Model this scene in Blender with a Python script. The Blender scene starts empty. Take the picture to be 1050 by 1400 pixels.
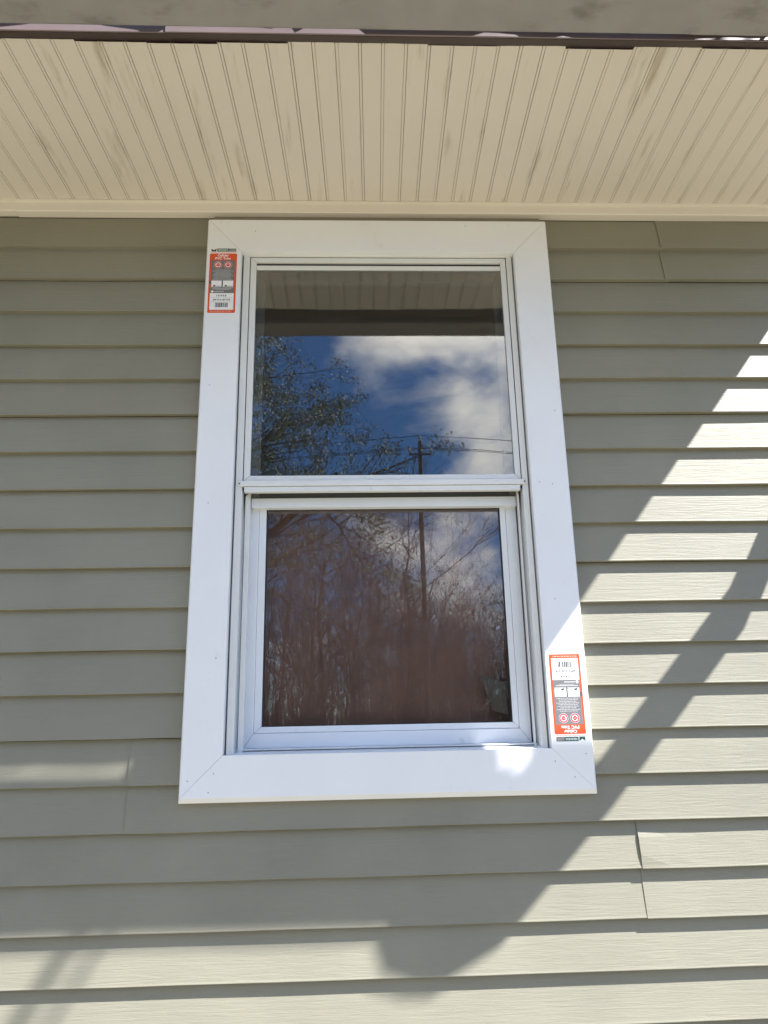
import bpy, bmesh, math, random
from mathutils import Vector, Matrix, noise
random.seed(7)
I = 0.0254                      # the house is laid out in inches; the camera stands at x=0, z=0
CZ = 1.5                        # camera height above the ground in metres
C = bpy.context.scene.collection
scene = bpy.context.scene
def W(x, y, z): return Vector((x * I, y * I, z * I + CZ))

# ------------------------------------------------------------------ camera
yaw, pitch, roll, FPX, DIST = 0.0398391533, 0.268534216, -0.0200483609, 995.5236, 70.4325558
fw = Vector((math.sin(yaw) * math.cos(pitch), math.cos(yaw) * math.cos(pitch), math.sin(pitch)))
rt = Vector((math.cos(yaw), -math.sin(yaw), 0)); up = rt.cross(fw)
r2 = math.cos(roll) * rt + math.sin(roll) * up; u2 = -math.sin(roll) * rt + math.cos(roll) * up
cam = bpy.data.cameras.new('camera'); co = bpy.data.objects.new('camera', cam); C.objects.link(co)
m = Matrix((r2, u2, -fw)).transposed().to_4x4(); m.translation = W(0, -DIST, 0); co.matrix_world = m
cam.sensor_fit = 'VERTICAL'; cam.sensor_height = 24; cam.lens = FPX / 1400 * 24
cam.clip_start = 0.02; cam.clip_end = 2000
scene.camera = co

# ------------------------------------------------------------------ sky, sun, exposure
KZ, KX = 2.645, 2.116           # drop and sideways run of a shadow for one unit of depth
SUN = Vector((KX, -1, KZ)).normalized()
world = bpy.data.worlds.new('World'); scene.world = world; world.use_nodes = True
nt = world.node_tree; nt.nodes.clear()
def N(t, kind, **kw):
    n = t.nodes.new(kind)
    for k, v in kw.items(): setattr(n, k, v)
    return n
out = N(nt, 'ShaderNodeOutputWorld'); bg = N(nt, 'ShaderNodeBackground'); bg.inputs[1].default_value = 0.08
sky = N(nt, 'ShaderNodeTexSky', sky_type='NISHITA', sun_disc=False)
sky.sun_elevation = math.asin(SUN.z); sky.sun_rotation = math.atan2(SUN.x, SUN.y)
sky.altitude = 2000; sky.air_density = 1.0; sky.dust_density = 0.0; sky.ozone_density = 4.0
tc = N(nt, 'ShaderNodeTexCoord'); mp = N(nt, 'ShaderNodeMapping')
mp.inputs['Location'].default_value = (1.31, 0.62, 0.35); mp.inputs['Scale'].default_value = (1.0, 1.0, 1.9)
mp.inputs['Rotation'].default_value = (0, 0.5, 0)
cn = N(nt, 'ShaderNodeTexNoise', noise_dimensions='4D'); cn.inputs['W'].default_value = 18.5; cn.inputs['Scale'].default_value = 3.6; cn.inputs['Detail'].default_value = 7
cn.inputs['Roughness'].default_value = 0.52; cn.inputs['Distortion'].default_value = 0.25
cr = N(nt, 'ShaderNodeValToRGB'); cr.color_ramp.elements[0].position = 0.525; cr.color_ramp.elements[1].position = 0.705; cr.color_ramp.interpolation = 'EASE'
cmix = N(nt, 'ShaderNodeMix', data_type='RGBA'); cmix.inputs['B'].default_value = (17.2, 16.4, 15.2, 1)
L = nt.links.new
vr = N(nt, 'ShaderNodeVectorRotate', rotation_type='Z_AXIS'); vr.inputs['Angle'].default_value = math.radians(-14); L(tc.outputs['Generated'], vr.inputs['Vector']); L(vr.outputs[0], mp.inputs[0]); L(mp.outputs[0], cn.inputs['Vector']); L(cn.outputs[0], cr.inputs[0])
L(cr.outputs[0], cmix.inputs['Factor']); tint = N(nt, 'ShaderNodeVectorMath', operation='MULTIPLY'); tint.inputs[1].default_value = (0.71, 0.97, 1.20); L(sky.outputs[0], tint.inputs[0]); L(tint.outputs[0], cmix.inputs['A']); L(cmix.outputs['Result'], bg.inputs[0]); L(bg.outputs[0], out.inputs[0])
sl = bpy.data.lights.new('sun', 'SUN'); sl.energy = 5.0; sl.angle = math.radians(0.53); sl.color = (1.0, 0.99, 1.0)
so = bpy.data.objects.new('sun', sl); C.objects.link(so); so.rotation_euler = SUN.to_track_quat('Z', 'Y').to_euler(); so.location = (6, -6, 12)
vs = scene.view_settings; vs.view_transform = 'Standard'; vs.look = 'None'; vs.gamma = 1; vs.use_curve_mapping = False; vs.exposure = 1.76
try:
    scene.cycles.max_bounces = 12; scene.cycles.transparent_max_bounces = 24; scene.cycles.diffuse_bounces = 6; scene.cycles.glossy_bounces = 6
except Exception: pass

# ------------------------------------------------------------------ materials
def mat(name, col, rough=0.5, var=0.0, vscale=4.0, bump=0.0, bscale=60.0, bstretch=(1, 1, 1), spec=0.5, metal=0.0, dirt=None, objvar=0.0):
    """Principled with noise-driven colour variation, bump and optional dirt = (colour, scale, stretch, lo, hi, strength)."""
    M = bpy.data.materials.new(name); M.use_nodes = True; t = M.node_tree; b = t.nodes['Principled BSDF']; l = t.links.new
    b.inputs['Base Color'].default_value = (*col, 1); b.inputs['Roughness'].default_value = rough
    b.inputs['Specular IOR Level'].default_value = spec; b.inputs['Metallic'].default_value = metal
    g = N(t, 'ShaderNodeNewGeometry'); src = None
    if var or objvar or dirt:
        rgb = N(t, 'ShaderNodeRGB'); rgb.outputs[0].default_value = (*col, 1); src = rgb.outputs[0]
    if var:
        n = N(t, 'ShaderNodeTexNoise'); n.inputs['Scale'].default_value = vscale; n.inputs['Detail'].default_value = 5
        l(g.outputs['Position'], n.inputs['Vector'])
        mr = N(t, 'ShaderNodeMapRange'); mr.inputs[1].default_value = 0.25; mr.inputs[2].default_value = 0.75
        mr.inputs[3].default_value = 1 - var; mr.inputs[4].default_value = 1 + var; l(n.outputs[0], mr.inputs[0])
        vm = N(t, 'ShaderNodeVectorMath', operation='SCALE'); l(src, vm.inputs[0]); l(mr.outputs[0], vm.inputs['Scale']); src = vm.outputs[0]
    if objvar:
        oi = N(t, 'ShaderNodeObjectInfo'); mr = N(t, 'ShaderNodeMapRange'); mr.inputs[3].default_value = 1 - objvar; mr.inputs[4].default_value = 1 + objvar
        l(oi.outputs['Random'], mr.inputs[0])
        vm = N(t, 'ShaderNodeVectorMath', operation='SCALE'); l(src, vm.inputs[0]); l(mr.outputs[0], vm.inputs['Scale']); src = vm.outputs[0]
    if dirt:
        dc, ds, dst, lo, hi, am = dirt
        mp = N(t, 'ShaderNodeMapping'); mp.inputs['Scale'].default_value = dst; l(g.outputs['Position'], mp.inputs[0])
        n = N(t, 'ShaderNodeTexNoise'); n.inputs['Scale'].default_value = ds; n.inputs['Detail'].default_value = 6; n.inputs['Roughness'].default_value = 0.6; l(mp.outputs[0], n.inputs['Vector'])
        mr = N(t, 'ShaderNodeMapRange', interpolation_type='SMOOTHSTEP'); mr.inputs[1].default_value = lo; mr.inputs[2].default_value = hi; mr.inputs[3].default_value = 0; mr.inputs[4].default_value = am
        l(n.outputs[0], mr.inputs[0])
        mx = N(t, 'ShaderNodeMix', data_type='RGBA'); mx.inputs['B'].default_value = (*dc, 1); l(mr.outputs[0], mx.inputs['Factor']); l(src, mx.inputs['A']); src = mx.outputs['Result']
    if src is not None: l(src, b.inputs['Base Color'])
    if bump:
        mp = N(t, 'ShaderNodeMapping'); mp.inputs['Scale'].default_value = bstretch; l(g.outputs['Position'], mp.inputs[0])
        n = N(t, 'ShaderNodeTexNoise'); n.inputs['Scale'].default_value = bscale; n.inputs['Detail'].default_value = 5; n.inputs['Roughness'].default_value = 0.6; n.inputs['Distortion'].default_value = 0.6; l(mp.outputs[0], n.inputs['Vector'])
        bp = N(t, 'ShaderNodeBump'); bp.inputs['Strength'].default_value = bump; bp.inputs['Distance'].default_value = 0.002
        l(n.outputs[0], bp.inputs['Height']); l(bp.outputs[0], b.inputs['Normal'])
    return M

def glass_mat(name, ior=1.5, tint=(0.93, 0.95, 0.94)):
    M = bpy.data.materials.new(name); M.use_nodes = True; t = M.node_tree; t.nodes.clear(); l = t.links.new
    o = N(t, 'ShaderNodeOutputMaterial'); mx = N(t, 'ShaderNodeMixShader'); tr = N(t, 'ShaderNodeBsdfTransparent'); gl = N(t, 'ShaderNodeBsdfGlossy')
    tr.inputs[0].default_value = (*tint, 1); gl.inputs['Roughness'].default_value = 0.0; gl.inputs[0].default_value = (1, 1, 1, 1)
    fr = N(t, 'ShaderNodeFresnel'); fr.inputs[0].default_value = ior
    g = N(t, 'ShaderNodeNewGeometry'); n = N(t, 'ShaderNodeTexNoise'); n.inputs['Scale'].default_value = 2.2; n.inputs['Detail'].default_value = 1
    l(g.outputs['Position'], n.inputs['Vector'])
    bp = N(t, 'ShaderNodeBump'); bp.inputs['Strength'].default_value = 0.016; bp.inputs['Distance'].default_value = 0.02; l(n.outputs[0], bp.inputs['Height'])
    l(bp.outputs[0], gl.inputs['Normal'])
    l(fr.outputs[0], mx.inputs[0]); l(tr.outputs[0], mx.inputs[1]); l(gl.outputs[0], mx.inputs[2]); l(mx.outputs[0], o.inputs[0])
    return M

MT = {}
MT['siding'] = mat('sage_vinyl', (0.234, 0.221, 0.166), 0.5, 0.09, 3.5, 0.45, 26.0, (0.45, 1, 7), 0.35,
                   dirt=((0.16, 0.145, 0.11), 3.0, (0.6, 1, 1.2), 0.58, 0.85, 0.45), objvar=0.035)
MT['soffit'] = mat('cream_vinyl', (0.675, 0.615, 0.54), 0.5, 0.03, 2.5, 0.05, 90, (1, 1, 1), 0.3,
                   dirt=((0.33, 0.27, 0.18), 9.0, (3.0, 0.35, 1), 0.56, 0.78, 0.75))
MT['cream'] = mat('cream_trim', (0.71, 0.655, 0.575), 0.45, 0.04, 4)
MT['pvc'] = mat('white_pvc', (0.76, 0.76, 0.765), 0.42, 0.03, 5.0, 0.03, 120, spec=0.4,
                dirt=((0.42, 0.39, 0.35), 28.0, (1, 1, 0.6), 0.62, 0.80, 0.22))
MT['alu'] = mat('white_aluminium', (0.68, 0.68, 0.66), 0.38, 0.04, 6, 0.03, 80, spec=0.45,
                dirt=((0.30, 0.26, 0.20), 22.0, (1, 1, 0.5), 0.60, 0.80, 0.5))
MT['vinyl'] = mat('white_vinyl', (0.74, 0.76, 0.78), 0.42, 0.03, 6, spec=0.4,
                  dirt=((0.36, 0.30, 0.22), 30.0, (1, 1, 0.6), 0.66, 0.80, 0.5))
MT['shade_dimmed_vinyl'] = mat('shade_dimmed_vinyl', (0.22, 0.21, 0.19), 0.6, 0.06, 6)  # sash vinyl darkened in colour to look shaded behind the storm glass
MT['dark_gap'] = mat('dark_gap', (0.03, 0.028, 0.025), 0.8)
MT['gasket'] = mat('black_gasket', (0.02, 0.02, 0.02), 0.6)
MT['faded_brown'] = mat('faded_brown_metal', (0.20, 0.155, 0.155), 0.45, 0.15, 6, 0.15, 20, (0.3, 1, 1), 0.5)
MT['brown'] = mat('brown_metal', (0.052, 0.033, 0.031), 0.42, 0.15, 6, 0.15, 20, (0.3, 1, 1), 0.5)
MT['gutter'] = mat('weathered_gutter', (0.28, 0.265, 0.258), 0.6, 0.10, 12, 0.15, 60, (1, 1, 1), 0.35,
                   dirt=((0.15, 0.135, 0.12), 14.0, (0.5, 1, 1), 0.50, 0.72, 0.75))
MT['shingle'] = mat('asphalt_shingle', (0.07, 0.062, 0.058), 0.9, 0.3, 60, 0.8, 200)
MT['sheathing'] = mat('sheathing', (0.12, 0.11, 0.09), 0.9, 0.1, 8)
MT['room'] = mat('room_paint', (0.20, 0.17, 0.15), 0.9, 0.05, 2)
MT['curtain'] = mat('brown_curtain', (0.30, 0.175, 0.15), 0.95, 0.12, 9, 0.6, 400, spec=0.1)
MT['paper'] = mat('paper', (0.17, 0.14, 0.125), 0.8, 0.03, 5)
MT['glass'] = glass_mat('window_glass', 1.68)
MT['glass_in'] = glass_mat('inner_window_glass', 1.22)
MT['glass_low'] = glass_mat('lower_window_glass', 1.62)
MT['bark'] = mat('bark', (0.115, 0.085, 0.065), 0.95, 0.3, 12, 0.8, 40)
MT['twig'] = mat('twig', (0.12, 0.08, 0.06), 0.9, 0.2, 20)
MT['leaf'] = mat('spring_leaf', (0.19, 0.205, 0.11), 0.6, 0.45, 3.0)
MT['brush'] = mat('underbrush', (0.12, 0.085, 0.06), 0.95, 0.35, 0.9)
MT['pole'] = mat('pole_wood', (0.13, 0.105, 0.085), 0.9, 0.2, 8, 0.5, 30, (4, 4, 0.3))
MT['wire'] = mat('cable_black', (0.02, 0.02, 0.02), 0.6)
MT['steel'] = mat('galvanised', (0.4, 0.4, 0.4), 0.4, 0.1, 20, metal=0.8)
# ground: dry spring lawn
MT['ground'] = mat('dry_lawn', (0.24, 0.205, 0.15), 0.95, 0.35, 1.3, 0.8, 40,
                   dirt=((0.10, 0.13, 0.045), 2.2, (1, 1, 1), 0.48, 0.62, 0.8))
for nm, col in (('p_orange', (0.68, 0.085, 0.028)), ('p_white', (0.80, 0.79, 0.78)), ('p_grey', (0.17, 0.165, 0.165)), ('p_black', (0.02, 0.02, 0.02)),
                ('p_green', (0.015, 0.10, 0.075)), ('p_red', (0.55, 0.03, 0.035)), ('p_lightgrey', (0.48, 0.47, 0.46)), ('p_darkgrey', (0.07, 0.07, 0.07)), ('p_pink', (0.80, 0.42, 0.32))):
    MT[nm] = mat('print_' + nm[2:], col, 0.45, 0.04, 120, spec=0.3)

# ------------------------------------------------------------------ mesh helpers (inches)
class MB:
    def __init__(s): s.v = []; s.f = []
    def add(s, vs, fs):
        o = len(s.v); s.v += vs; s.f += [tuple(i + o for i in f) for f in fs]
    def box(s, x0, x1, y0, y1, z0, z1):
        s.add([(x, y, z) for z in (z0, z1) for y in (y0, y1) for x in (x0, x1)],
              [(0, 2, 3, 1), (4, 5, 7, 6), (0, 1, 5, 4), (2, 6, 7, 3), (0, 4, 6, 2), (1, 3, 7, 5)])
    def prism_y(s, poly, y0, y1):            # polygon in (x, z), counter-clockwise seen from the front
        n = len(poly)
        s.add([(x, y0, z) for x, z in poly] + [(x, y1, z) for x, z in poly],
              [tuple(range(n)), tuple(range(2 * n - 1, n - 1, -1))] + [(i, i + n, (i + 1) % n + n, (i + 1) % n) for i in range(n)])
    def prism_x(s, poly, x0, x1):            # closed polygon in (y, z)
        n = len(poly)
        s.add([(x0, y, z) for y, z in poly] + [(x1, y, z) for y, z in poly],
              [tuple(range(n)), tuple(range(2 * n - 1, n - 1, -1))] + [(i, i + n, (i + 1) % n + n, (i + 1) % n) for i in range(n)])
    def tube(s, pts, rads, n=6, cap=True):
        rings = []; o = len(s.v)
        for i, p in enumerate(pts):
            p = Vector(p); a = Vector(pts[max(0, i - 1)]); b = Vector(pts[min(len(pts) - 1, i + 1)])
            d = (b - a).normalized() if (b - a).length > 1e-9 else Vector((0, 0, 1))
            e = d.orthogonal().normalized() if abs(d.z) > 0.95 else d.cross(Vector((0, 0, 1))).normalized(); g = d.cross(e)
            for k in range(n):
                t = 2 * math.pi * k / n; s.v.append(tuple(p + (e * math.cos(t) + g * math.sin(t)) * rads[i]))
        for i in range(len(pts) - 1):
            for k in range(n):
                s.f.append((o + i * n + k, o + i * n + (k + 1) % n, o + (i + 1) * n + (k + 1) % n, o + (i + 1) * n + k))
        if cap:
            s.f.append(tuple(o + k for k in range(n))); s.f.append(tuple(o + (len(pts) - 1) * n + k for k in reversed(range(n))))
    def mesh(s, name, inches=True, bevel=0.0, smooth=False):
        me = bpy.data.meshes.new(name)
        vs = [tuple(W(*p)) for p in s.v] if inches else s.v
        me.from_pydata(vs, [], s.f); me.update()
        bm = bmesh.new(); bm.from_mesh(me)
        if len(bm.faces) < 20000: bmesh.ops.recalc_face_normals(bm, faces=bm.faces)
        if bevel:
            bmesh.ops.bevel(bm, geom=list(bm.edges), offset=bevel * I, segments=2, profile=0.5, affect='EDGES', clamp_overlap=True)
        if smooth:
            for f in bm.faces: f.smooth = True
        bm.to_mesh(me); bm.free()
        return me
    def build(s, name, material, parent=None, inches=True, bevel=0.0, smooth=False):
        me = s.mesh(name, inches, bevel, smooth); me.materials.append(MT[material])
        return link(name, me, parent)
def link(name, me, parent=None):
    o = bpy.data.objects.new(name, me); C.objects.link(o)
    if parent is not None:
        o.parent = parent; o.matrix_parent_inverse = parent.matrix_basis.inverted()
    return o
def tag(o, label=None, cat=None, group=None, kind=None):
    if label: o['label'] = label
    if cat: o['category'] = cat
    if group: o['group'] = group
    if kind: o['kind'] = kind
    return o
def empty(name, loc, label=None, cat=None, group=None):
    o = bpy.data.objects.new(name, None); C.objects.link(o); o.location = loc; o.empty_display_size = 0.1
    return tag(o, label, cat, group)

# ------------------------------------------------------------------ ground
GZ = -CZ / I                                  # ground height in inches
g = MB(); nG = 40; R = 400.0
xs = [-R, -150, -80, -50, -35, -25, -18, -12, -8, -5, -2, 0, 2, 5, 8, 12, 18, 25, 35, 50, 80, 150, R]
gv = []
for y in xs:
    for x in xs:
        h = 0 if max(abs(x), abs(y)) < 6 else 0.35 * noise.noise(Vector((x * 0.05, y * 0.05, 0)))
        gv.append((x, y, h - 0.0))
k = len(xs)
g.add(gv, [(j * k + i, j * k + i + 1, (j + 1) * k + i + 1, (j + 1) * k + i) for j in range(k - 1) for i in range(k - 1)])
tag(g.build('ground', 'ground', None, inches=False), kind='structure')

# ------------------------------------------------------------------ wall with lap siding
WX0, WX1 = -150.0, 57.5                        # wall ends
EAVE = 55.35
BUTT = 0.64
OX0, OX1, OZ0, OZ1 = -12.9, 18.4, -4.2, 49.9    # rough opening
CX0, CX1, CB, CT = -16.08, 21.70, -7.50, 53.05   # casing, outer
IX0, IX1, IB, IT = -12.26, 17.78, -3.47, 48.93   # casing, inner
wall = empty('siding_wall', W(0, 1, GZ), 'sage green lap siding wall of the house under the eave', 'wall'); wall['kind'] = 'thing'
def sheath(x0, x1, z0, z1):
    b = MB(); b.box(x0, x1, 0.75, 5.5, z0, z1); b.build('sheathing', 'sheathing', wall)
sheath(WX0, OX0, GZ, 62); sheath(OX1, WX1, GZ, 62); sheath(OX0, OX1, GZ, OZ0); sheath(OX0, OX1, OZ1, 62)

def course_profile(zb):
    return [(zb + 4.0, BUTT + 0.005), (zb + 2.6, BUTT * 0.66), (zb + 1.2, BUTT * 0.32), (zb + 0.20, 0.045), (zb + 0.07, 0.008), (zb + 0.02, 0.012), (zb, 0.04), (zb + 0.012, BUTT - 0.02)]
Z0 = 50.084
def siding_panel(row, x0, x1, proud=0.0, notch=None, curl=None, seed=0):
    """One double-course vinyl panel; curl = (end, amount) lifts one end."""
    rnd = random.Random(row * 31 + seed + int(x0 * 7))
    prof = course_profile(Z0 - 4 * (2 * row)) + course_profile(Z0 - 4 * (2 * row + 1))
    prof[0] = (prof[0][0] - (0.0), prof[0][1] + 0.03)
    n = max(2, int((x1 - x0) / 2.5)); xsn = [x0 + (x1 - x0) * i / n for i in range(n + 1)]
    if notch:
        xsn = sorted(set(xsn + [notch[0] - 0.001, notch[0], notch[1], notch[1] + 0.001]))
        if x0 > notch[0]: xsn = [x for x in xsn if x >= x0]
    ph = [rnd.uniform(0, 6.28) for _ in range(4)]; am = rnd.uniform(0.018, 0.04)
    def off(x):
        d = am * (math.sin(x * 0.11 + ph[0]) + 0.6 * math.sin(x * 0.31 + ph[1])) * 0.6
        dz = 0.035 * math.sin(x * 0.06 + ph[2]) + 0.012 * math.sin(x * 0.4 + ph[3])
        return d, dz
    v = []; f = []; P = len(prof)
    for x in xsn:
        d, dz = off(x)
        inn = notch and notch[0] <= x <= notch[1]
        for (z, y) in prof:
            c = 0.0
            if curl:
                t = abs(x - (x0 if curl[0] == 0 else x1)); kz = (z - (Z0 - 4 * (2 * row + 1))) / 8.0
                c = -curl[1] * max(0, 1 - t / 6.0) ** 2 * abs(math.sin((z - prof[0][0]) / 4.0 * math.pi)) * (1 if kz > 0.5 else curl[2])
            zz = z + dz; yy = y + d * (0.4 + 0.6 * min(1, y / BUTT)) - proud + c
            if inn and zz > CB + 0.6: zz = CB + 0.6 + (z - CB) * 0.0005; yy = max(yy, 0.45)
            v.append((x, yy, zz))
    for i in range(len(xsn) - 1):
        for j in range(P - 1):
            f.append((i * P + j, (i + 1) * P + j, (i + 1) * P + j + 1, i * P + j + 1))
    b = MB(); b.add(v, f); me = b.mesh('siding_panel'); me.materials.append(MT['siding'])
    o = link('siding_panel', me, wall)
    so_ = o.modifiers.new('thick', 'SOLIDIFY'); so_.thickness = 0.04 * I; so_.offset = -1
    return o
nrows = 14
for row in range(nrows):
    zt = Z0 - 4 * (2 * row) + 4; zb = Z0 - 4 * (2 * row + 1)
    rr = random.Random(row + 5)
    far = -60 - rr.random() * 55
    siding_panel(row, WX0, far + 0.8, 0.0, seed=1)
    if row == 7:                                  # the seam left of the sill, then under the window
        siding_panel(row, far, -20.1, 0.0, seed=2)
        siding_panel(row, -20.83, WX1 - 2.5, 0.075, notch=(CX0 + 0.7, CX1 - 0.7), curl=(0, 0.05, 1.0), seed=3)
    elif row == 8:
        siding_panel(row, far, 26.2, 0.0, seed=2)
        siding_panel(row, 25.32, WX1 - 2.5, 0.04, curl=(0, 0.17, 0.12), seed=3)
    elif zb > CB:
        siding_panel(row, far, CX0 + 0.7, 0.0, seed=2)
        if row == 0:
            siding_panel(row, CX1 - 0.7, 35.4, 0.0, seed=3); siding_panel(row, 34.8, WX1 - 2.5, 0.06, curl=(0, 0.04, 1.0), seed=4)
        else:
            siding_panel(row, CX1 - 0.7, WX1 - 2.5, 0.0, seed=3)
    else:
        siding_panel(row, far, WX1 - 2.5, 0.0, seed=2)
b = MB(); b.box(CX0 + 0.5, CX1 - 0.5, 0.30, 0.74, CT - 0.6, 54.4); b.build('siding_strip', 'siding', wall)
b = MB(); b.box(WX1 - 2.9, WX1 + 0.4, -0.35, 5.6, GZ, 54.4); b.build('corner_post', 'cream', wall, bevel=0.08)
for x, z in ((-6.6, 2.0),):
    pass
# cream receiver trim between wall and soffit, in two lengths
def receiver(x0, x1, dz, dy):
    b = MB()
    b.prism_x([(0.6, 55.62), (0.6, 54.12 + dz), (-0.42 - dy, 54.12 + dz), (-0.5 - dy, 54.19 + dz), (-0.5 - dy, 54.72 + dz), (-0.46 - dy, 54.76 + dz), (-0.46 - dy, 55.24 + dz), (-0.9 - dy, 55.27 + dz), (-0.9 - dy, 55.33), (-0.4, 55.40), (-0.4, 55.62)], x0, x1)
    b.build('soffit_receiver', 'cream', wall)
receiver(WX0, -37.0, 0.10, -0.06); receiver(-37.25, 20.3, 0.0, 0.02); receiver(20.3, WX1 + 0.4, 0.0, 0.02)

# closed room behind the window (so that the glass looks into a dim interior)
rm = MB()
rm.box(-70, 90, 120, 124, -50, 62); rm.box(-74, -70, 5.5, 124, -50, 62); rm.box(90, 94, 5.5, 124, -50, 62)
rm.box(-74, 94, 5.5, 124, -54, -50); rm.box(-74, 94, 5.5, 124, 62, 66)
tag(rm.build('room_shell', 'room'), kind='structure')

# ------------------------------------------------------------------ eave: soffit panels, fascia, roof edge
eave = empty('roof_eave', W(0, -10, EAVE), 'cream beadboard soffit with brown fascia of the roof eave', 'eave')
D_S = 20.78
EX1 = 58.6                                       # end of the eave
def skew(d): return -0.5 * d / 21.0
def soffit_panel(x0, w, end, dz):
    """Triple-bead soffit panel: profile across x, running from the wall to the fascia."""
    prof = []
    for k in range(3):
        xx = x0 + 2.0 * k
        g1 = random.Random(int(x0 * 100) + k).uniform(0.07, 0.26); g2 = random.Random(int(x0 * 77) + k).uniform(0.06, 0.2)
        prof += [(xx - 0.03, 0.0), (xx, g1), (xx + 0.035, 0.0), (xx + 0.23, -0.02), (xx + 0.262, g2), (xx + 0.30, 0.0), (xx + 1.0, -0.012)]
    prof.append((x0 + 5.99, 0.004))
    prof = [(x, h) for x, h in prof if x < EX1 - 0.1]
    v = []; f = []; ys = [-0.3, -4, -8, -12, -16, -end]; P = len(prof)
    for iy, y in enumerate(ys):
        sag = dz * max(0, (-y - 12) / 9.0)
        wob = 0.03 * math.sin(y * 0.3 + x0)
        for (x, h) in prof: v.append((x + skew(-y), y, EAVE + h + sag + wob))
    for j in range(len(ys) - 1):
        for i in range(P - 1):
            f.append((j * P + i, (j + 1) * P + i, (j + 1) * P + i + 1, j * P + i + 1))
    b = MB(); b.add(v, f); o = b.build('soffit_panel', 'soffit', eave)
    return o
k = -25
while True:
    x0 = 1.19 - 0.13 + 6 * k
    if x0 > EX1 - 1: break
    rr = random.Random(k + 900)
    soffit_panel(x0, 6, D_S + rr.uniform(-0.12, 0.30), rr.uniform(-0.12, 0.03)); k += 1
b = MB(); b.box(WX0, EX1, -21.6, 0.7, EAVE + 0.6, EAVE + 0.75); b.build('soffit_backing', 'sheathing', eave)
# fascia: brown metal in two lengths; front face, bottom return
FB = 54.92
def fascia(x0, x1, dy, dz, seed):
    rnd = random.Random(seed); n = int((x1 - x0) / 3); v = []; f = []
    for i in range(n + 1):
        x = x0 + (x1 - x0) * i / n
        wv = 0.05 * math.sin(x * 0.13 + seed) + rnd.uniform(-0.02, 0.02)
        pr = [(-20.4, 55.62 + wv), (-20.9 - dy, 55.36 + wv), (-21.95 - dy + wv * 0.6, FB + dz + wv * 0.5), (-22.02 - dy + wv, FB + dz + 0.06 + wv * 0.5), (-22.0 - dy + wv * 1.6, FB + 1.2), (-21.95 - dy, 59.2)]
        v += [(x, y, z) for y, z in pr]
    P = 6
    for nm, mt_, js in (('fascia_lip', 'brown', (0, 1)), ('fascia', 'faded_brown', (2, 3, 4))):
        f = []
        for i in range(n):
            for j in js: f.append((i * P + j, (i + 1) * P + j, (i + 1) * P + j + 1, i * P + j + 1))
        b = MB(); b.add(v, f); o = b.build(nm, mt_, eave)
        so_ = o.modifiers.new('thick', 'SOLIDIFY'); so_.thickness = 0.05 * I; so_.offset = -1
fascia(WX0, -15.2, 0.0, 0.0, 3); fascia(-15.5, EX1 + 0.1, 0.10, -0.05, 4)
b = MB(); b.box(WX0, EX1, -21.9, -20.9, 55.75, 59.6); b.build('fascia_board', 'sheathing', eave)
# ragged drip edge and shingles above it
rd = random.Random(11)
n = 150; v = []; f = []; x = WX0; pts = []
while x < EX1:
    pts.append(x); x += rd.uniform(0.5, 4.0)
pts.append(EX1)
e = 0.0
for i, x in enumerate(pts):
    e = 0.6 * e + rd.uniform(-0.36, 0.36)
    d = -22.95 - max(-0.55, min(0.42, e))
    v += [(x, d, 57.98), (x, d, 58.6), (x, -21.2, 59.45), (x, -21.2, 59.0)]
for i in range(len(pts) - 1):
    a = i * 4; c = a + 4
    for j in range(4): f.append((a + j, c + j, c + (j + 1) % 4, a + (j + 1) % 4))
b = MB(); b.add(v, f); b.build('drip_edge', 'brown', eave)
PITCH = 0.42
def roof_z(d): return 59.3 + (22.2 - d) * PITCH   # d = distance in front of the wall
b = MB(); b.prism_x([(-22.2, roof_z(22.2)), (-22.2, roof_z(22.2) + 1.0), (130, roof_z(-130) + 1.0), (130, roof_z(-130))], WX0, EX1)
b.build('roof_deck', 'shingle', eave)
for r in range(6):
    for j in range(0, 18):
        x1 = EX1 + 0.3 - j * 12 + (r % 2) * 6; x0 = x1 - 11.9
        if x0 < WX0 or x1 > EX1 + 0.4: continue
        d0 = 22.75 - r * 5.0; zz = roof_z(d0) + 1.0 + 0.02
        b = MB(); b.prism_x([(-d0, zz + 0.12), (-d0, zz + 0.32), (-d0 + 10, zz + 0.14 + 10 * PITCH), (-d0 + 10, zz + 0.02 + 10 * PITCH)], x0, x1); b.build('shingle', 'shingle', eave)

# ------------------------------------------------------------------ gutter, straps, downspout
gut = empty('gutter', W(0, -25, 54.3), 'weathered grey metal gutter hung in front of the brown fascia', 'gutter')
GP = [(-23.2, 56.75), (-23.12, 54.42), (-23.3, 54.28), (-26.7, 54.28), (-27.0, 54.45), (-27.2, 55.6), (-28.2, 56.6), (-28.4, 57.6), (-28.4, 58.0)]
def gutter_run(x0, x1, grow, seed):
    nx = int((x1 - x0) / 5) + 1; v = []; f = []; P = len(GP); rnd = random.Random(seed)
    for i in range(nx + 1):
        x = x0 + (x1 - x0) * i / nx; wv = 0.04 * math.sin(x * 0.09 + seed)
        v += [(x, y + wv - (grow if y < -25 else -grow), z + wv * 0.6 - (grow if z < 55 else 0)) for y, z in GP]
    for i in range(nx):
        for j in range(P - 1): f.append((i * P + j, (i + 1) * P + j, (i + 1) * P + j + 1, i * P + j + 1))
    b = MB(); b.add(v, f); o = b.build('gutter_trough', 'gutter', gut)
    so_ = o.modifiers.new('thick', 'SOLIDIFY'); so_.thickness = 0.06 * I; so_.offset = 1
GP0 = GP; gutter_run(WX0, 28.6, 0.0, 1)
GP = [(-23.2, 57.75)] + GP0[1:]; gutter_run(28.4, 60.3, 0.02, 4)  # back edge raised only to keep sun off the lower casing
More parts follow.
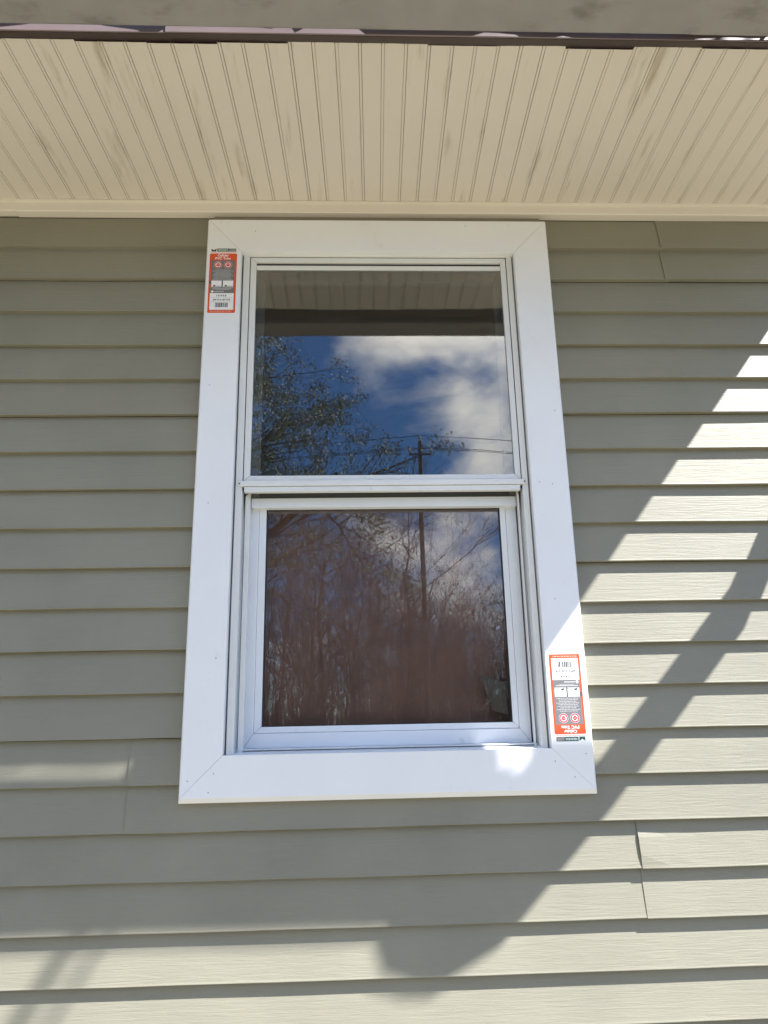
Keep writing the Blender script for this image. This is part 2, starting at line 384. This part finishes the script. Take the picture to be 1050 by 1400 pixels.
GP = [(-23.85, 56.1), (-23.8, 54.42)] + GP0[2:]; gutter_run(60.25, 62.9, 0.03, 2)  # unseen length, its back cut low to let a sun patch through
GP = GP0; gutter_run(62.85, 71.0, 0.0, 3)  # unseen length added past the eave to extend the gutter shadow
b = MB(); b.prism_x(GP, 70.95, 71.1); b.build('end_cap', 'gutter', gut)  # closes the added length
for sx in (-92, -56, -33, 40.2, 37.4):
    b = MB(); b.box(sx, sx + (0.9 if sx != 37.4 else 0.35), -28.3, -22.02, 58.02, 58.12); b.build('hanger_strap', 'steel', gut)
ds = MB()
path = [(25.2, 54.35), (25.2, 48.3), (24.2, 44.6), (21.6, 40.9), (16.8, 38.4), (9.9, 36.0), (3.6, 33.9), (1.75, 31.6), (1.75, GZ + 3)]
v = []; f = []
for i, (d, z) in enumerate(path):
    a = path[max(0, i - 1)]; c = path[min(len(path) - 1, i + 1)]
    t = Vector((c[0] - a[0], c[1] - a[1])).normalized(); nn = Vector((-t.y, t.x)) * 1.15
    for (sx, s) in ((-1.2, -1), (1.2, -1), (1.2, 1), (-1.2, 1)): v.append((58.9 + sx - (0 if d > 4 else 3.2) * 1.0, -(d + nn.x * s), z + nn.y * s))
for i in range(len(path) - 1):
    for j in range(4): f.append((i * 4 + j, i * 4 + 4 + j, i * 4 + 4 + (j + 1) % 4, i * 4 + (j + 1) % 4))
f += [(0, 1, 2, 3), tuple(len(v) - 1 - q for q in range(4))]
ds.add(v, f); ds.build('downspout', 'gutter', gut)

# ------------------------------------------------------------------ window
win = empty('window', W(2.8, 0, CB), 'white trimmed double hung window with storm sash in the siding wall', 'window'); win['kind'] = 'thing'
def miter(side, o, i, g=0.012):
    x0, x1, z0, z1 = o; a0, a1, c0, c1 = i
    if side == 'L': return [(x0, z0 + g), (a0, c0 + g), (a0, c1 - g), (x0, z1 - g)]
    if side == 'R': return [(x1, z0 + g), (x1, z1 - g), (a1, c1 - g), (a1, c0 + g)]
    if side == 'T': return [(x0 + g, z1), (a0 + g, c1), (a1 - g, c1), (x1 - g, z1)]
    return [(x0 + g, z0), (x1 - g, z0), (a1 - g, c0), (a0 + g, c0)]
def frame(parent, o, i, y0, y1, material, bevel=0.04, names=('stile', 'rail'), sides='LRTB'):
    for s in sides:
        b = MB(); b.prism_y(miter(s, o, i), y0, y1); b.build(names[0] if s in 'LR' else names[1], material, parent, bevel=bevel)
def part(name, parent, o, i, y0, y1, material):
    """The core of a frame: one closed ring that its outer members sit on."""
    c = lambda r: [(r[0], r[2]), (r[1], r[2]), (r[1], r[3]), (r[0], r[3])]
    b = MB(); v = [(x, y0, z) for x, z in c(o)] + [(x, y0, z) for x, z in c(i)] + [(x, y1, z) for x, z in c(o)] + [(x, y1, z) for x, z in c(i)]; f = []
    for k in range(4):
        n = (k + 1) % 4
        f += [(k, n, 4 + n, 4 + k), (8 + k, 12 + k, 12 + n, 8 + n), (k, 8 + k, 8 + n, n), (4 + k, 4 + n, 12 + n, 12 + k)]
    b.add(v, f); return b.build(name, material, parent)
# casing boards: chamfered outer edge
cas = part('casing', win, (CX0 + 0.4, CX1 - 0.4, CB + 0.6, CT - 0.4), (IX0 - 0.15, IX1 + 0.15, IB - 0.15, IT + 0.15), -0.3, 0.66, 'pvc')
def casing_board(side, chm):
    o = (CX0, CX1, CB, CT); i = (IX0, IX1, IB, IT); ci = 0.16
    pf = (CX0 + (ci if side != 'x' else 0), CX1 - ci, CB + 0.46, CT - 0.12)
    a = miter(side, pf, i); q = miter(side, o, i)
    b = MB(); n = 4
    YF, YB = -0.75, 0.72
    mid = -0.75 + 0.34
    v = [(x, YF, z) for x, z in a] + [(x, mid, z) for x, z in q] + [(x, YB, z) for x, z in q]
    f = [(0, 1, 2, 3), (11, 10, 9, 8)]
    for L_ in (0, 4):
        for j in range(4): f.append((L_ + j, L_ + 4 + j, L_ + 4 + (j + 1) % 4, L_ + (j + 1) % 4))
    b.add(v, f); return b.build('casing_board', 'pvc', cas, bevel=0.022)
for s in 'LRTB': casing_board(s, 0.2)
# small nail heads left in the boards
nh = MB()
for (x, z) in ((-15.3, -5.6), (-13.4, -6.6), (-13.0, -5.0), (-14.6, 20.3), (-13.2, 5.2), (19.9, 22.0), (18.6, 22.2), (19.7, -6.0), (20.9, -4.0), (18.0, -4.6), (-10.8, 51.5), (12.5, 52.3), (20.8, 30.0), (-15.0, 33.0), (19.2, 10.3)):
    t = [(x + 0.055 * math.cos(q * math.pi / 4), z + 0.055 * math.sin(q * math.pi / 4)) for q in range(8)]
    nh.prism_y(t, -0.757, -0.74)
o = nh.build('nail_heads', 'p_grey', cas); o['kind'] = 'stuff'
# dark caulk gap and liner behind the casing
ln = part('jamb_liner', win, (OX0 - 0.25, OX1 + 0.25, OZ0 - 0.25, OZ1 + 0.3), (IX0 - 0.1, IX1 + 0.1, IB - 0.13, IT + 0.1), 0.36, 0.68, 'gasket')
frame(ln, (OX0 - 0.3, OX1 + 0.3, OZ0 - 0.3, OZ1 + 0.5), (IX0 - 0.02, IX1 + 0.02, IB - 0.05, IT + 0.02), 0.30, 0.72, 'gasket', 0, ('liner', 'liner'))
frame(ln, (OX0 - 0.1, OX1 + 0.1, OZ0 - 0.1, OZ1 + 0.4), (-11.55, 17.3, -3.75, 49.45), 1.35, 6.2, 'vinyl', 0.03, ('jamb', 'head'))

# storm window frame
st = part('storm_frame', win, (-12.0, 17.52, -3.75, 49.35), (-11.52, 17.12, -3.5, 48.9), 0.1, 1.2, 'alu')
frame(st, (-12.10, 17.62, -3.85, 49.45), (-11.42, 17.02, -3.40, 48.80), 0.0, 1.3, 'alu', 0.05, ('stile', 'rail'))
frame(st, (-11.40, 17.00, 21.9, 48.78), (-11.36, 16.96, 21.95, 48.74), 0.16, 1.3, 'gasket', 0.0, ('track_gap', 'track_gap'), 'LRT')
frame(st, (-11.20, 16.78, -3.6, 21.5), (-10.72, 16.62, -3.3, 21.9), 0.95, 1.5, 'alu', 0.03, ('inner_track', 'inner_track'), 'LR')
b = MB(); b.prism_x([(0.05, -3.42), (0.05, -3.62), (3.0, -3.40), (3.0, -3.02)], -11.5, 17.2); b.build('sill', 'vinyl', win, bevel=0.02)
# storm meeting bar with its lower lip
b = MB(); b.box(-11.75, 17.28, -0.28, 0.55, 22.16, 22.72); mb = b.build('meeting_bar', 'alu', win, bevel=0.05)
b = MB(); b.box(-11.22, 16.75, -0.12, 0.5, 21.58, 22.13); b.build('lower_lip', 'alu', mb, bevel=0.05)
for sx in (-11.72, 17.12):
    b = MB(); b.box(sx, sx + 0.13, -0.30, -0.2, 22.35, 22.5); b.build('screw', 'gasket', mb)
# upper storm sash
uo = (-11.34, 16.94, 22.74, 48.72); ui = (-10.70, 16.36, 23.36, 48.14)
us = part('upper_storm_sash', win, (-11.2, 16.8, 22.88, 48.58), (-10.85, 16.5, 23.2, 48.3), 0.2, 0.5, 'alu')
frame(us, uo, ui, 0.10, 0.62, 'alu', 0.05)
def pane(name, x0, x1, y, z0, z1, material, parent, tx=0.0, tz=0.0, th=0.11):
    b = MB(); v = []
    xm, zm = (x0 + x1) / 2, (z0 + z1) / 2
    for dy in (0, th):
        for z in (z0, z1):
            for x in (x0, x1): v.append((x, y + dy + (z - zm) * tx + (x - xm) * tz, z))
    b.add(v, [(0, 1, 3, 2), (4, 6, 7, 5), (0, 4, 5, 1), (2, 3, 7, 6), (0, 2, 6, 4), (1, 5, 7, 3)])
    return b.build(name, material, parent)
b = MB(); b.box(ui[0] + 0.01, ui[1] - 0.01, 0.2, 0.6, 47.28, 47.80); b.build('top_rail', 'alu', us, bevel=0.04)
b = MB(); b.box(ui[0] - 0.1, ui[1] + 0.1, 0.45, 0.55, 47.6, 48.3); b.build('rail_gap', 'gasket', us)
pane('pane', ui[0] - 0.1, ui[1] + 0.1, 0.34, ui[2] - 0.1, 47.4, 'glass', us)
# primary upper sash behind it
pu = part('upper_sash', win, (-11.0, 16.8, 20.8, 49.0), (-10.2, 16.0, 21.9, 47.2), 2.15, 2.85, 'shade_dimmed_vinyl')
frame(pu, (-11.2, 17.0, 20.6, 49.2), (-9.95, 15.75, 22.2, 46.9), 2.0, 3.0, 'shade_dimmed_vinyl', 0.06)
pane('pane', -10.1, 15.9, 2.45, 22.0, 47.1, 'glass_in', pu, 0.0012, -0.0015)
# primary lower sash
lo = part('lower_sash', win, (-10.8, 16.55, -2.9, 20.85), (-10.12, 15.76, -1.88, 20.75), 2.6, 3.45, 'vinyl')
b = MB(); b.box(-10.70, 16.62, 1.62, 2.6, 20.42, 21.42); b.build('meeting_rail', 'vinyl', lo, bevel=0.05)
b = MB(); b.box(-9.9, 15.9, 1.72, 1.9, 21.44, 21.98); b.build('slot_panel', 'p_darkgrey', lo)  # dark grey panel filling the slot above the meeting rail
so_o = (-10.95, 16.70, -3.06, 20.9); so_i = (-9.98, 15.62, -1.72, 20.7)
frame(lo, so_o, so_i, 2.42, 3.6, 'vinyl', 0.05)
frame(lo, (so_i[0] + 0.02, so_i[1] - 0.02, so_i[2] + 0.02, 21.1), (-9.25, 15.03, -1.13, 20.75), 2.55, 3.3, 'vinyl', 0.05, ('glazing_bead', 'glazing_bead'))
frame(lo, (-9.26, 15.04, -1.14, 20.8), (-9.12, 14.92, -1.05, 20.72), 2.72, 2.95, 'gasket', 0, ('gasket', 'gasket'))
pane('pane', -9.3, 15.1, 2.84, -1.2, 20.9, 'glass_low', lo, -0.0008, 0.0006)
b = MB(); b.box(-10.9, 16.66, 1.0, 2.35, -3.18, -3.06); b.build('sill_stop', 'alu', lo, bevel=0.02)

# curtain behind the lower sash, and a sheet of paper against the glass
nx, nz = 120, 10; v = []; f = []
for j in range(nz + 1):
    z = -5.5 + 30 * j / nz
    for i in range(nx + 1):
        x = -14 + 33 * i / nx
        fold = 0.10 * math.sin(x * 1.15 + 0.5 * math.sin(x * 0.4)) + 0.06 * math.sin(x * 2.7 + 1.0)
        v.append((x + 0.1 * math.sin(z * 0.2 + x), 5.35 + fold * (0.7 + 0.4 * (1 - j / nz)), z))
for j in range(nz):
    for i in range(nx): f.append((j * (nx + 1) + i, j * (nx + 1) + i + 1, (j + 1) * (nx + 1) + i + 1, (j + 1) * (nx + 1) + i))
b = MB(); b.add(v, f); cu = empty('curtain', W(2.5, 5.3, -5.5), 'brown cloth curtain hanging behind the lower window pane', 'curtain')
o = b.build('cloth', 'curtain', cu, smooth=True); so_ = o.modifiers.new('thick', 'SOLIDIFY'); so_.thickness = 0.0012
b = MB(); b.tube([(-14.5, 5.35, 24.4), (19.5, 5.35, 24.4)], [0.25, 0.25], 10); b.build('rod', 'steel', cu)
b = MB(); v = [(12.3, 3.9, 3.4), (15.6, 3.7, 2.4), (15.6, 3.95, -0.7), (13.4, 4.15, 0.0)]
v = v + [(x, y + 0.02, z) for x, y, z in v]
b.add(v, [(0, 1, 2, 3), (7, 6, 5, 4), (0, 4, 5, 1), (1, 5, 6, 2), (2, 6, 7, 3), (3, 7, 4, 0)])
tag(b.build('paper_sheet', 'paper'), 'pale sheet of paper behind the bottom corner of the lower pane', 'paper')

# ------------------------------------------------------------------ stickers on the casing
def text_mesh(txt, u0, v0, w, h, bold=0.0):
    cu_ = bpy.data.curves.new('t', 'FONT'); cu_.body = txt; cu_.size = 1; cu_.offset = bold; cu_.resolution_u = 2
    ob = bpy.data.objects.new('t', cu_); C.objects.link(ob)
    dg = bpy.context.evaluated_depsgraph_get(); me = bpy.data.meshes.new_from_object(ob.evaluated_get(dg))
    bpy.data.objects.remove(ob); bpy.data.curves.remove(cu_)
    xs_ = [q.co.x for q in me.vertices]; ys_ = [q.co.y for q in me.vertices]
    ax, bx, ay, by = min(xs_), max(xs_), min(ys_), max(ys_)
    pts = [(u0 + (q.co.x - ax) / (bx - ax) * w, v0 + h - (q.co.y - ay) / (by - ay) * h) for q in me.vertices]
    fs = [tuple(p.vertices) for p in me.polygons]; bpy.data.meshes.remove(me)
    return pts, fs
SW, SH = 2.98, 7.95
def sticker(x0, ztop, flip, label):
    root = empty('sticker', W(x0 + SW / 2, -0.75, ztop - SH), label, 'sticker')
    def place(u, v, lay):
        y = -0.756 - lay * 0.006
        return (x0 + u, y, ztop - v) if not flip else (x0 + SW - u, y, ztop - SH + v)
    def poly(mbx, pts, lay): mbx.add([place(u, v, lay) for u, v in pts], [tuple(range(len(pts)))])
    def rect(mbx, u0, u1, v0, v1, lay): poly(mbx, [(u0, v1), (u1, v1), (u1, v0), (u0, v0)], lay)
    def circ(mbx, u, v, r, lay, n=20): poly(mbx, [(u + r * math.cos(2 * math.pi * q / n), v + r * math.sin(2 * math.pi * q / n)) for q in range(n)], lay)
    def fin(mbx, name, m, stuff=False):
        o = mbx.build(name, m, root)
        if stuff: o['kind'] = 'stuff'
    def text(txt, u0, v0, w, h, lay, m, bold=0.0, name='lettering'):
        p, fs = text_mesh(txt, u0, v0, w, h, bold); b = MB(); b.add([place(u, v, lay) for u, v in p], fs); fin(b, name, m)
    b = MB(); pb = [(0.05, 0.0), (SW - 0.05, 0.0), (SW, 0.05), (SW, SH - 0.05), (SW - 0.05, SH), (0.05, SH), (0, SH - 0.05), (0, 0.05)]
    fr = [place(u, v, 0) for u, v in pb]; bk = [(x, -0.7485, z) for x, y, z in fr]; n = 8
    b.add(fr + bk, [tuple(range(n)), tuple(range(2 * n - 1, n - 1, -1))] + [(i, i + n, (i + 1) % n + n, (i + 1) % n) for i in range(n)]); fin(b, 'backing', 'p_white')
    b = MB(); rect(b, 0.78, 2.05, 0.03, 0.42, 1); fin(b, 'green_bar', 'p_green')
    b = MB(); rect(b, 2.05, 2.84, 0.03, 0.42, 1); fin(b, 'grey_bar', 'p_grey')
    b = MB(); poly(b, [(0.16, 0.04), (0.42, 0.24), (0.70, 0.04), (0.70, 0.42), (0.16, 0.42)], 1); fin(b, 'mountain_logo', 'p_green' if flip else 'p_darkgrey')
    text('VERANDA', 0.86, 0.12, 1.12, 0.20, 2, 'p_white', 0.02); text('.COM', 2.12, 0.13, 0.62, 0.19, 2, 'p_lightgrey', 0.02)
    b = MB(); rect(b, 0.12, 2.86, 0.50, 0.58, 1); fin(b, 'fine_print', 'p_pink')
    b = MB(); c = 0.1; T = 0.66
    poly(b, [(c, SH - 0.02), (SW - c, SH - 0.02), (SW - 0.02, SH - c), (SW - 0.02, T + c), (SW - c, T), (c, T), (0.02, T + c), (0.02, SH - c)], 1); fin(b, 'orange_panel', 'p_orange')
    text('Cellular', 0.86, 0.74, 1.22, 0.30, 2, 'p_white', 0.03); text('PVC Trim', 0.62, 1.12, 1.66, 0.30, 2, 'p_white', 0.03)
    b = MB(); rect(b, 0.22, SW - 0.22, 1.52, 5.55, 2); fin(b, 'grey_panel', 'p_grey')
    for uu in (0.95, 2.02):
        for q, (r, m) in enumerate(((0.45, 'p_lightgrey'), (0.40, 'p_red'), (0.29, 'p_white'), (0.20, 'p_red'))):
            b = MB(); circ(b, uu, 2.08, r, 3 + q * 0.7); fin(b, 'badge_ring', m)
        b = MB(); rect(b, uu - 0.12, uu + 0.12, 2.04, 2.11, 6.2); fin(b, 'badge_mark', 'p_pink')
    rnd = random.Random(3); b = MB()
    for q in range(9):
        vv = 2.68 + q * 0.145; cw = rnd.uniform(0.75, 1.12); uu = 1.49 - cw + rnd.uniform(-0.05, 0.05)
        while uu < 1.49 + cw:
            ww = rnd.uniform(0.08, 0.3); rect(b, uu, min(uu + ww, 1.49 + cw), vv, vv + 0.06, 3); uu += ww + 0.05
    rect(b, 0.42, 2.5, 4.98, 5.06, 3); rect(b, 0.8, 2.2, 5.11, 5.15, 3); rect(b, 0.66, 1.7, 5.30, 5.40, 3); fin(b, 'fine_print', 'p_lightgrey', True)
    for u0 in (0.32, 1.56):
        b = MB(); rect(b, u0, u0 + 1.1, 4.02, 4.86, 3); fin(b, 'product_picture', 'p_white')
        b = MB(); poly(b, [(u0, 4.86), (u0 + 1.1, 4.86), (u0 + 1.1, 4.72), (u0 + 0.75, 4.62), (u0 + 0.4, 4.74), (u0, 4.78)], 4); fin(b, 'picture_shade', 'p_lightgrey')
        b = MB(); poly(b, [(u0 + 0.15, 4.80), (u0 + 0.5, 4.70), (u0 + 0.42, 4.60), (u0 + 0.25, 4.55)], 4.6); fin(b, 'picture_mark', 'p_darkgrey')
    for q0, q1, q2 in ((0.1, 0.22, 4.45), (1.42, 1.52, 4.75)):
        b = MB(); rect(b, q0, q1, 4.05, q2, 3); fin(b, 'picture_tab', 'p_darkgrey')
    b = MB(); circ(b, 0.46, 5.35, 0.13, 3); fin(b, 'maker_logo', 'p_white')
    b = MB(); rect(b, 0.22, SW - 0.22, 5.55, 7.55, 2.4); fin(b, 'white_panel', 'p_white')
    b = MB(); rect(b, 0.3, 2.7, 6.06, 6.09, 3); rect(b, 0.3, 2.7, 6.58, 6.61, 3); fin(b, 'rule_line', 'p_lightgrey')
    text('1 X 4 X 8', 0.92, 5.74, 1.05, 0.22, 3, 'p_black', 0.045); text('3/4" X 3-1/2" X 8\'', 0.55, 6.24, 1.85, 0.22, 3, 'p_black', 0.045)
    b = MB(); uu = 0.82
    while uu < 2.10:
        ww = rnd.choice((0.05, 0.08, 0.11)); rect(b, uu, uu + ww, 6.70, 7.25, 3); uu += ww + rnd.choice((0.035, 0.05, 0.07))
    fin(b, 'barcode', 'p_black', True)
    b = MB(); uu = 0.3
    while uu < 2.6:
        ww = rnd.uniform(0.08, 0.3); rect(b, uu, uu + ww, 7.68, 7.77, 3); uu += ww + 0.06
    fin(b, 'fine_print', 'p_pink', True)
sticker(-15.66, 49.28, False, 'orange trim sticker upright at the top of the casing board')
sticker(18.12, 5.03, True, 'orange trim sticker upside down near the bottom of the casing')

# ------------------------------------------------------------------ the yard opposite (seen as reflections in the panes); metres
def branch(mbt, mbc, p, d, length, rad, depth, rnd, leaves, maxd, upb=0.25, lo=0.35, wide=(0.42, 0.68), nbs=(9, 6, 5, 4, 3)):
    segs = 4 if depth < 2 else 3
    pts = [p]; rads = [rad]; dd = d.copy()
    for s in range(segs):
        dd = (dd + Vector((rnd.gauss(0, 0.13), rnd.gauss(0, 0.13), rnd.gauss(0, 0.09) + 0.05 * upb))).normalized()
        p = p + dd * (length / segs); pts.append(p); rads.append(rad * (1 - 0.6 * (s + 1) / segs))
    tgt = mbt if depth == 0 else mbc
    tgt.tube([tuple(q) for q in pts], rads, 8 if depth == 0 else (5 if depth == 1 else 3), cap=depth == 0)
    if depth >= maxd:
        if leaves is not None: leaves.append((pts[1], pts[-1]))
        return
    nb = nbs[min(depth, 4)]
    for q in range(nb):
        t = rnd.uniform(lo if depth == 0 else 0.2, 1.0); fi = min(segs - 1, int(t * segs)); fr = t * segs - fi
        bp_ = pts[fi].lerp(pts[fi + 1], min(1, fr))
        ax = Vector((rnd.gauss(0, 1), rnd.gauss(0, 1), rnd.gauss(0, 0.5))).normalized()
        nd = (dd * (0.75 if depth else 0.55) + ax * 0.85 + Vector((0, 0, upb))).normalized()
        branch(mbt, mbc, bp_, nd, length * rnd.uniform(*wide), max(0.004, rads[fi] * rnd.uniform(0.4, 0.6)), depth + 1, rnd, leaves, maxd, upb, lo, wide, nbs)
def tree_meshes(seed, h, r, maxd, leafy, **kw):
    rnd = random.Random(seed); t = MB(); c = MB(); lv = [] if leafy else None
    branch(t, c, Vector((0, 0, -0.15)), Vector((rnd.gauss(0, 0.04), rnd.gauss(0, 0.04), 1)).normalized(), h * 0.62, r, 0, rnd, lv, maxd, **kw)
    tm = t.mesh('trunk', False); tm.materials.append(MT['bark']); cm = c.mesh('branches', False); cm.materials.append(MT['twig'])
    lm = None
    if leafy:
        lb = MB()
        for a, e in lv:
            for q in range(leafy):
                p = a.lerp(e, rnd.random() * 1.15) + Vector((rnd.gauss(0, 0.07), rnd.gauss(0, 0.07), rnd.gauss(0, 0.07)))
                u = Vector((rnd.gauss(0, 1), rnd.gauss(0, 1), rnd.gauss(0, 0.7) - 0.5)).normalized(); w = u.orthogonal().normalized()
                w = (w * math.cos(rnd.random() * 6) + u.cross(w) * math.sin(rnd.random() * 6)); s = rnd.uniform(0.028, 0.058)
                lb.add([tuple(p), tuple(p + u * s * 0.5 + w * s * 0.32), tuple(p + u * s), tuple(p + u * s * 0.5 - w * s * 0.32)], [(0, 1, 2, 3)])
        lm = lb.mesh('leaves', False); lm.materials.append(MT['leaf'])
    return tm, cm, lm
def put_tree(name, meshes, x, y, s, rz, label, group=None, z=0):
    root = empty(name, (x, y, z), label, 'tree', group); root.rotation_euler = (0, 0, rz); root.scale = (s, s, s)
    for nm, me in zip(('trunk', 'branches', 'leaves'), meshes):
        if me is None: continue
        o = bpy.data.objects.new(nm, me); C.objects.link(o); o.parent = root
    return root
leafy = tree_meshes(21, 11.5, 0.19, 4, 40, upb=0.10, lo=0.30, wide=(0.40, 0.56), nbs=(19, 6, 5, 4, 3))
put_tree('leafy_tree', leafy, -3.35, -10.5, 1.0, 0.4, 'young leafy tree across the yard mirrored in the upper window pane')
vars_ = [tree_meshes(40 + q, 8.5, 0.075, 4, 0, lo=0.18, nbs=(12, 6, 5, 4, 3)) for q in range(4)]
rt_ = random.Random(5)
spots = [(1.75, -12.9), (1.2, -13.6), (2.3, -14.0)]
for q in range(26):
    spots.append((-11 + 22 * (q + 0.5) / 26 + rt_.uniform(-0.5, 0.5), -17 - rt_.uniform(0, 12)))
for q, (x, y) in enumerate(spots):
    s = rt_.uniform(0.85, 1.1) * (1.0 if x < 1.2 else 0.68) * (0.75 if q < 3 else 1)
    put_tree('bare_tree', vars_[q % 4], x, y, s * (0.75 + abs(y) / 60), rt_.uniform(0, 6.28), 'bare brown tree of the wood edge mirrored in the lower pane', 'bare trees across the yard')
# distant wood: one uncountable mass of stems and brush
fw_ = MB(); rw = random.Random(9)
for q in range(1500):
    a = rw.uniform(-0.9, 0.9); d = rw.uniform(30, 55); x = d * math.sin(a); y = -d * math.cos(a); h = rw.uniform(4.0, 10.5) * (1.0 if x < 3 else 0.72)
    p = Vector((x, y, -0.2)); pts = [tuple(p)]; rr_ = [rw.uniform(0.02, 0.06)]; r0 = rr_[0]
    for s in range(3):
        p = p + Vector((rw.gauss(0, 0.15), rw.gauss(0, 0.15), h / 3)); pts.append(tuple(p)); rr_.append(r0 * (1 - 0.3 * (s + 1)))
    fw_.tube(pts, rr_, 4, False)
    for s in range(22):
        t = rw.uniform(0.1, 1.0); bp_ = Vector(pts[0]).lerp(Vector(pts[3]), t); e_ = bp_ + Vector((rw.gauss(0, 0.7), rw.gauss(0, 0.7), rw.uniform(0.2, 1.3)))
        fw_.tube([tuple(bp_), tuple(bp_.lerp(e_, 0.5) + Vector((0, 0, 0.1))), tuple(e_)], [0.016, 0.011, 0.005], 3, False)
tag(fw_.build('far_wood', 'brush', None, inches=False), 'far bare brown wood beyond the yard', 'wood', kind='stuff')
# undergrowth at the wood edge
ub = MB(); ru = random.Random(19)
for q in range(2600):
    a = ru.uniform(-0.75, 0.75); d = ru.uniform(15, 34); x = d * math.sin(a); y = -d * math.cos(a); n_ = 3
    for s in range(n_):
        p = Vector((x + ru.gauss(0, 0.1), y, -0.1)); e_ = p + Vector((ru.gauss(0, 0.5), ru.gauss(0, 0.4), ru.uniform(0.5, 2.0)))
        ub.tube([tuple(p), tuple(p.lerp(e_, 0.5) + Vector((ru.gauss(0, 0.08), 0, 0.12))), tuple(e_)], [0.012, 0.009, 0.004], 3, False)
tag(ub.build('undergrowth', 'brush', None, inches=False), 'tangled brown undergrowth at the edge of the wood', 'undergrowth', kind='stuff')

# utility poles and lines
def utility_pole(x, y, h, label):
    root = empty('utility_pole', (x, y, 0), label, 'utility pole')
    b = MB(); b.tube([(x, y, -0.3), (x, y, h * 0.5), (x, y, h)], [0.075, 0.06, 0.05], 12); b.build('shaft', 'pole', root, inches=False)
    b = MB(); b.box(x - 0.28, x + 0.28, y - 0.02, y + 0.02, h - 0.36, h - 0.32); o = b.build('crossarm', 'pole', root, inches=False)
    for q in (-0.26, 0.0, 0.26):
        b = MB(); zz = h - 0.32 if q else h
        b.tube([(x + q, y, zz), (x + q, y, zz + 0.08), (x + q, y, zz + 0.16)], [0.03, 0.045, 0.02], 8); b.build('insulator', 'p_lightgrey', root, inches=False)
    b = MB(); b.tube([(x + 0.3, y, h - 1.6), (x + 0.2, y, h - 1.57), (x + 0.2, y, h - 1.1), (x + 0.2, y, h - 1.06)], [0.08, 0.11, 0.11, 0.08], 12); b.build('transformer', 'p_lightgrey', root, inches=False)
    return root
def cable(p, q, sag, r, label, group=None):
    b = MB(); n = 14; P = Vector(p); Q = Vector(q)
    pts = [tuple(P.lerp(Q, i / n) - Vector((0, 0, sag * 4 * (i / n) * (1 - i / n)))) for i in range(n + 1)]
    b.tube(pts, [r] * (n + 1), 6); o = b.build('cable', 'wire', None, inches=False); return tag(o, label, 'cable', group)
PX, PY, PH = 1.62, -15.2, 8.0
utility_pole(PX, PY, PH, 'wooden utility pole across the yard mirrored in the window')
utility_pole(PX - 30, PY - 2, PH, 'wooden utility pole down the road past the leafy tree')
utility_pole(PX + 30, PY - 1, PH, 'wooden utility pole up the road past the house end')
for q in (-0.26, 0.0, 0.26):
    zz = PH + (0.16 if q == 0 else -0.16)
    cable((PX + q, PY, zz), (PX - 30 + q, PY - 2, zz), 0.5, 0.008, 'power line strung between the road poles', 'power lines along the road')
    cable((PX + q, PY, zz), (PX + 30 + q, PY - 1, zz), 0.5, 0.008, 'power line strung between the road poles', 'power lines along the road')
# service cables, mast and pole, unseen, added for the cable shadows on the siding
mast = empty('added_mast', W(50, 0, roof_z(0)), 'unseen steel mast added on the roof to hold the shadow cables', 'mast')
b = MB(); b.tube([(50, 0, roof_z(0) - 4), (50, 0, 106)], [1.0, 1.0], 10); b.build('pipe', 'steel', mast)
b = MB(); b.tube([(50, 0, 106), (50, 0, 108), (50, -1.5, 109)], [1.4, 1.5, 0.9], 10); b.build('weatherhead', 'steel', mast)
fx, fy, fz = 50 + 0.867 * 306, -306, 101 + 0.63 * 306
sp = W(fx, fy, 0); utility_pole(sp.x, sp.y, 9.4, 'unseen wooden pole added beside the house to hold the shadow cables')
cable(W(50, -1, 101.6), W(fx, fy, fz), 0.0, 0.016, 'thick unseen cable added for its shadow, from pole to roof mast')
cable(W(50, -1, 97.4), W(fx, fy, fz - 4.6), 0.0, 0.009, 'thin unseen cable added for its shadow, below the thick one')
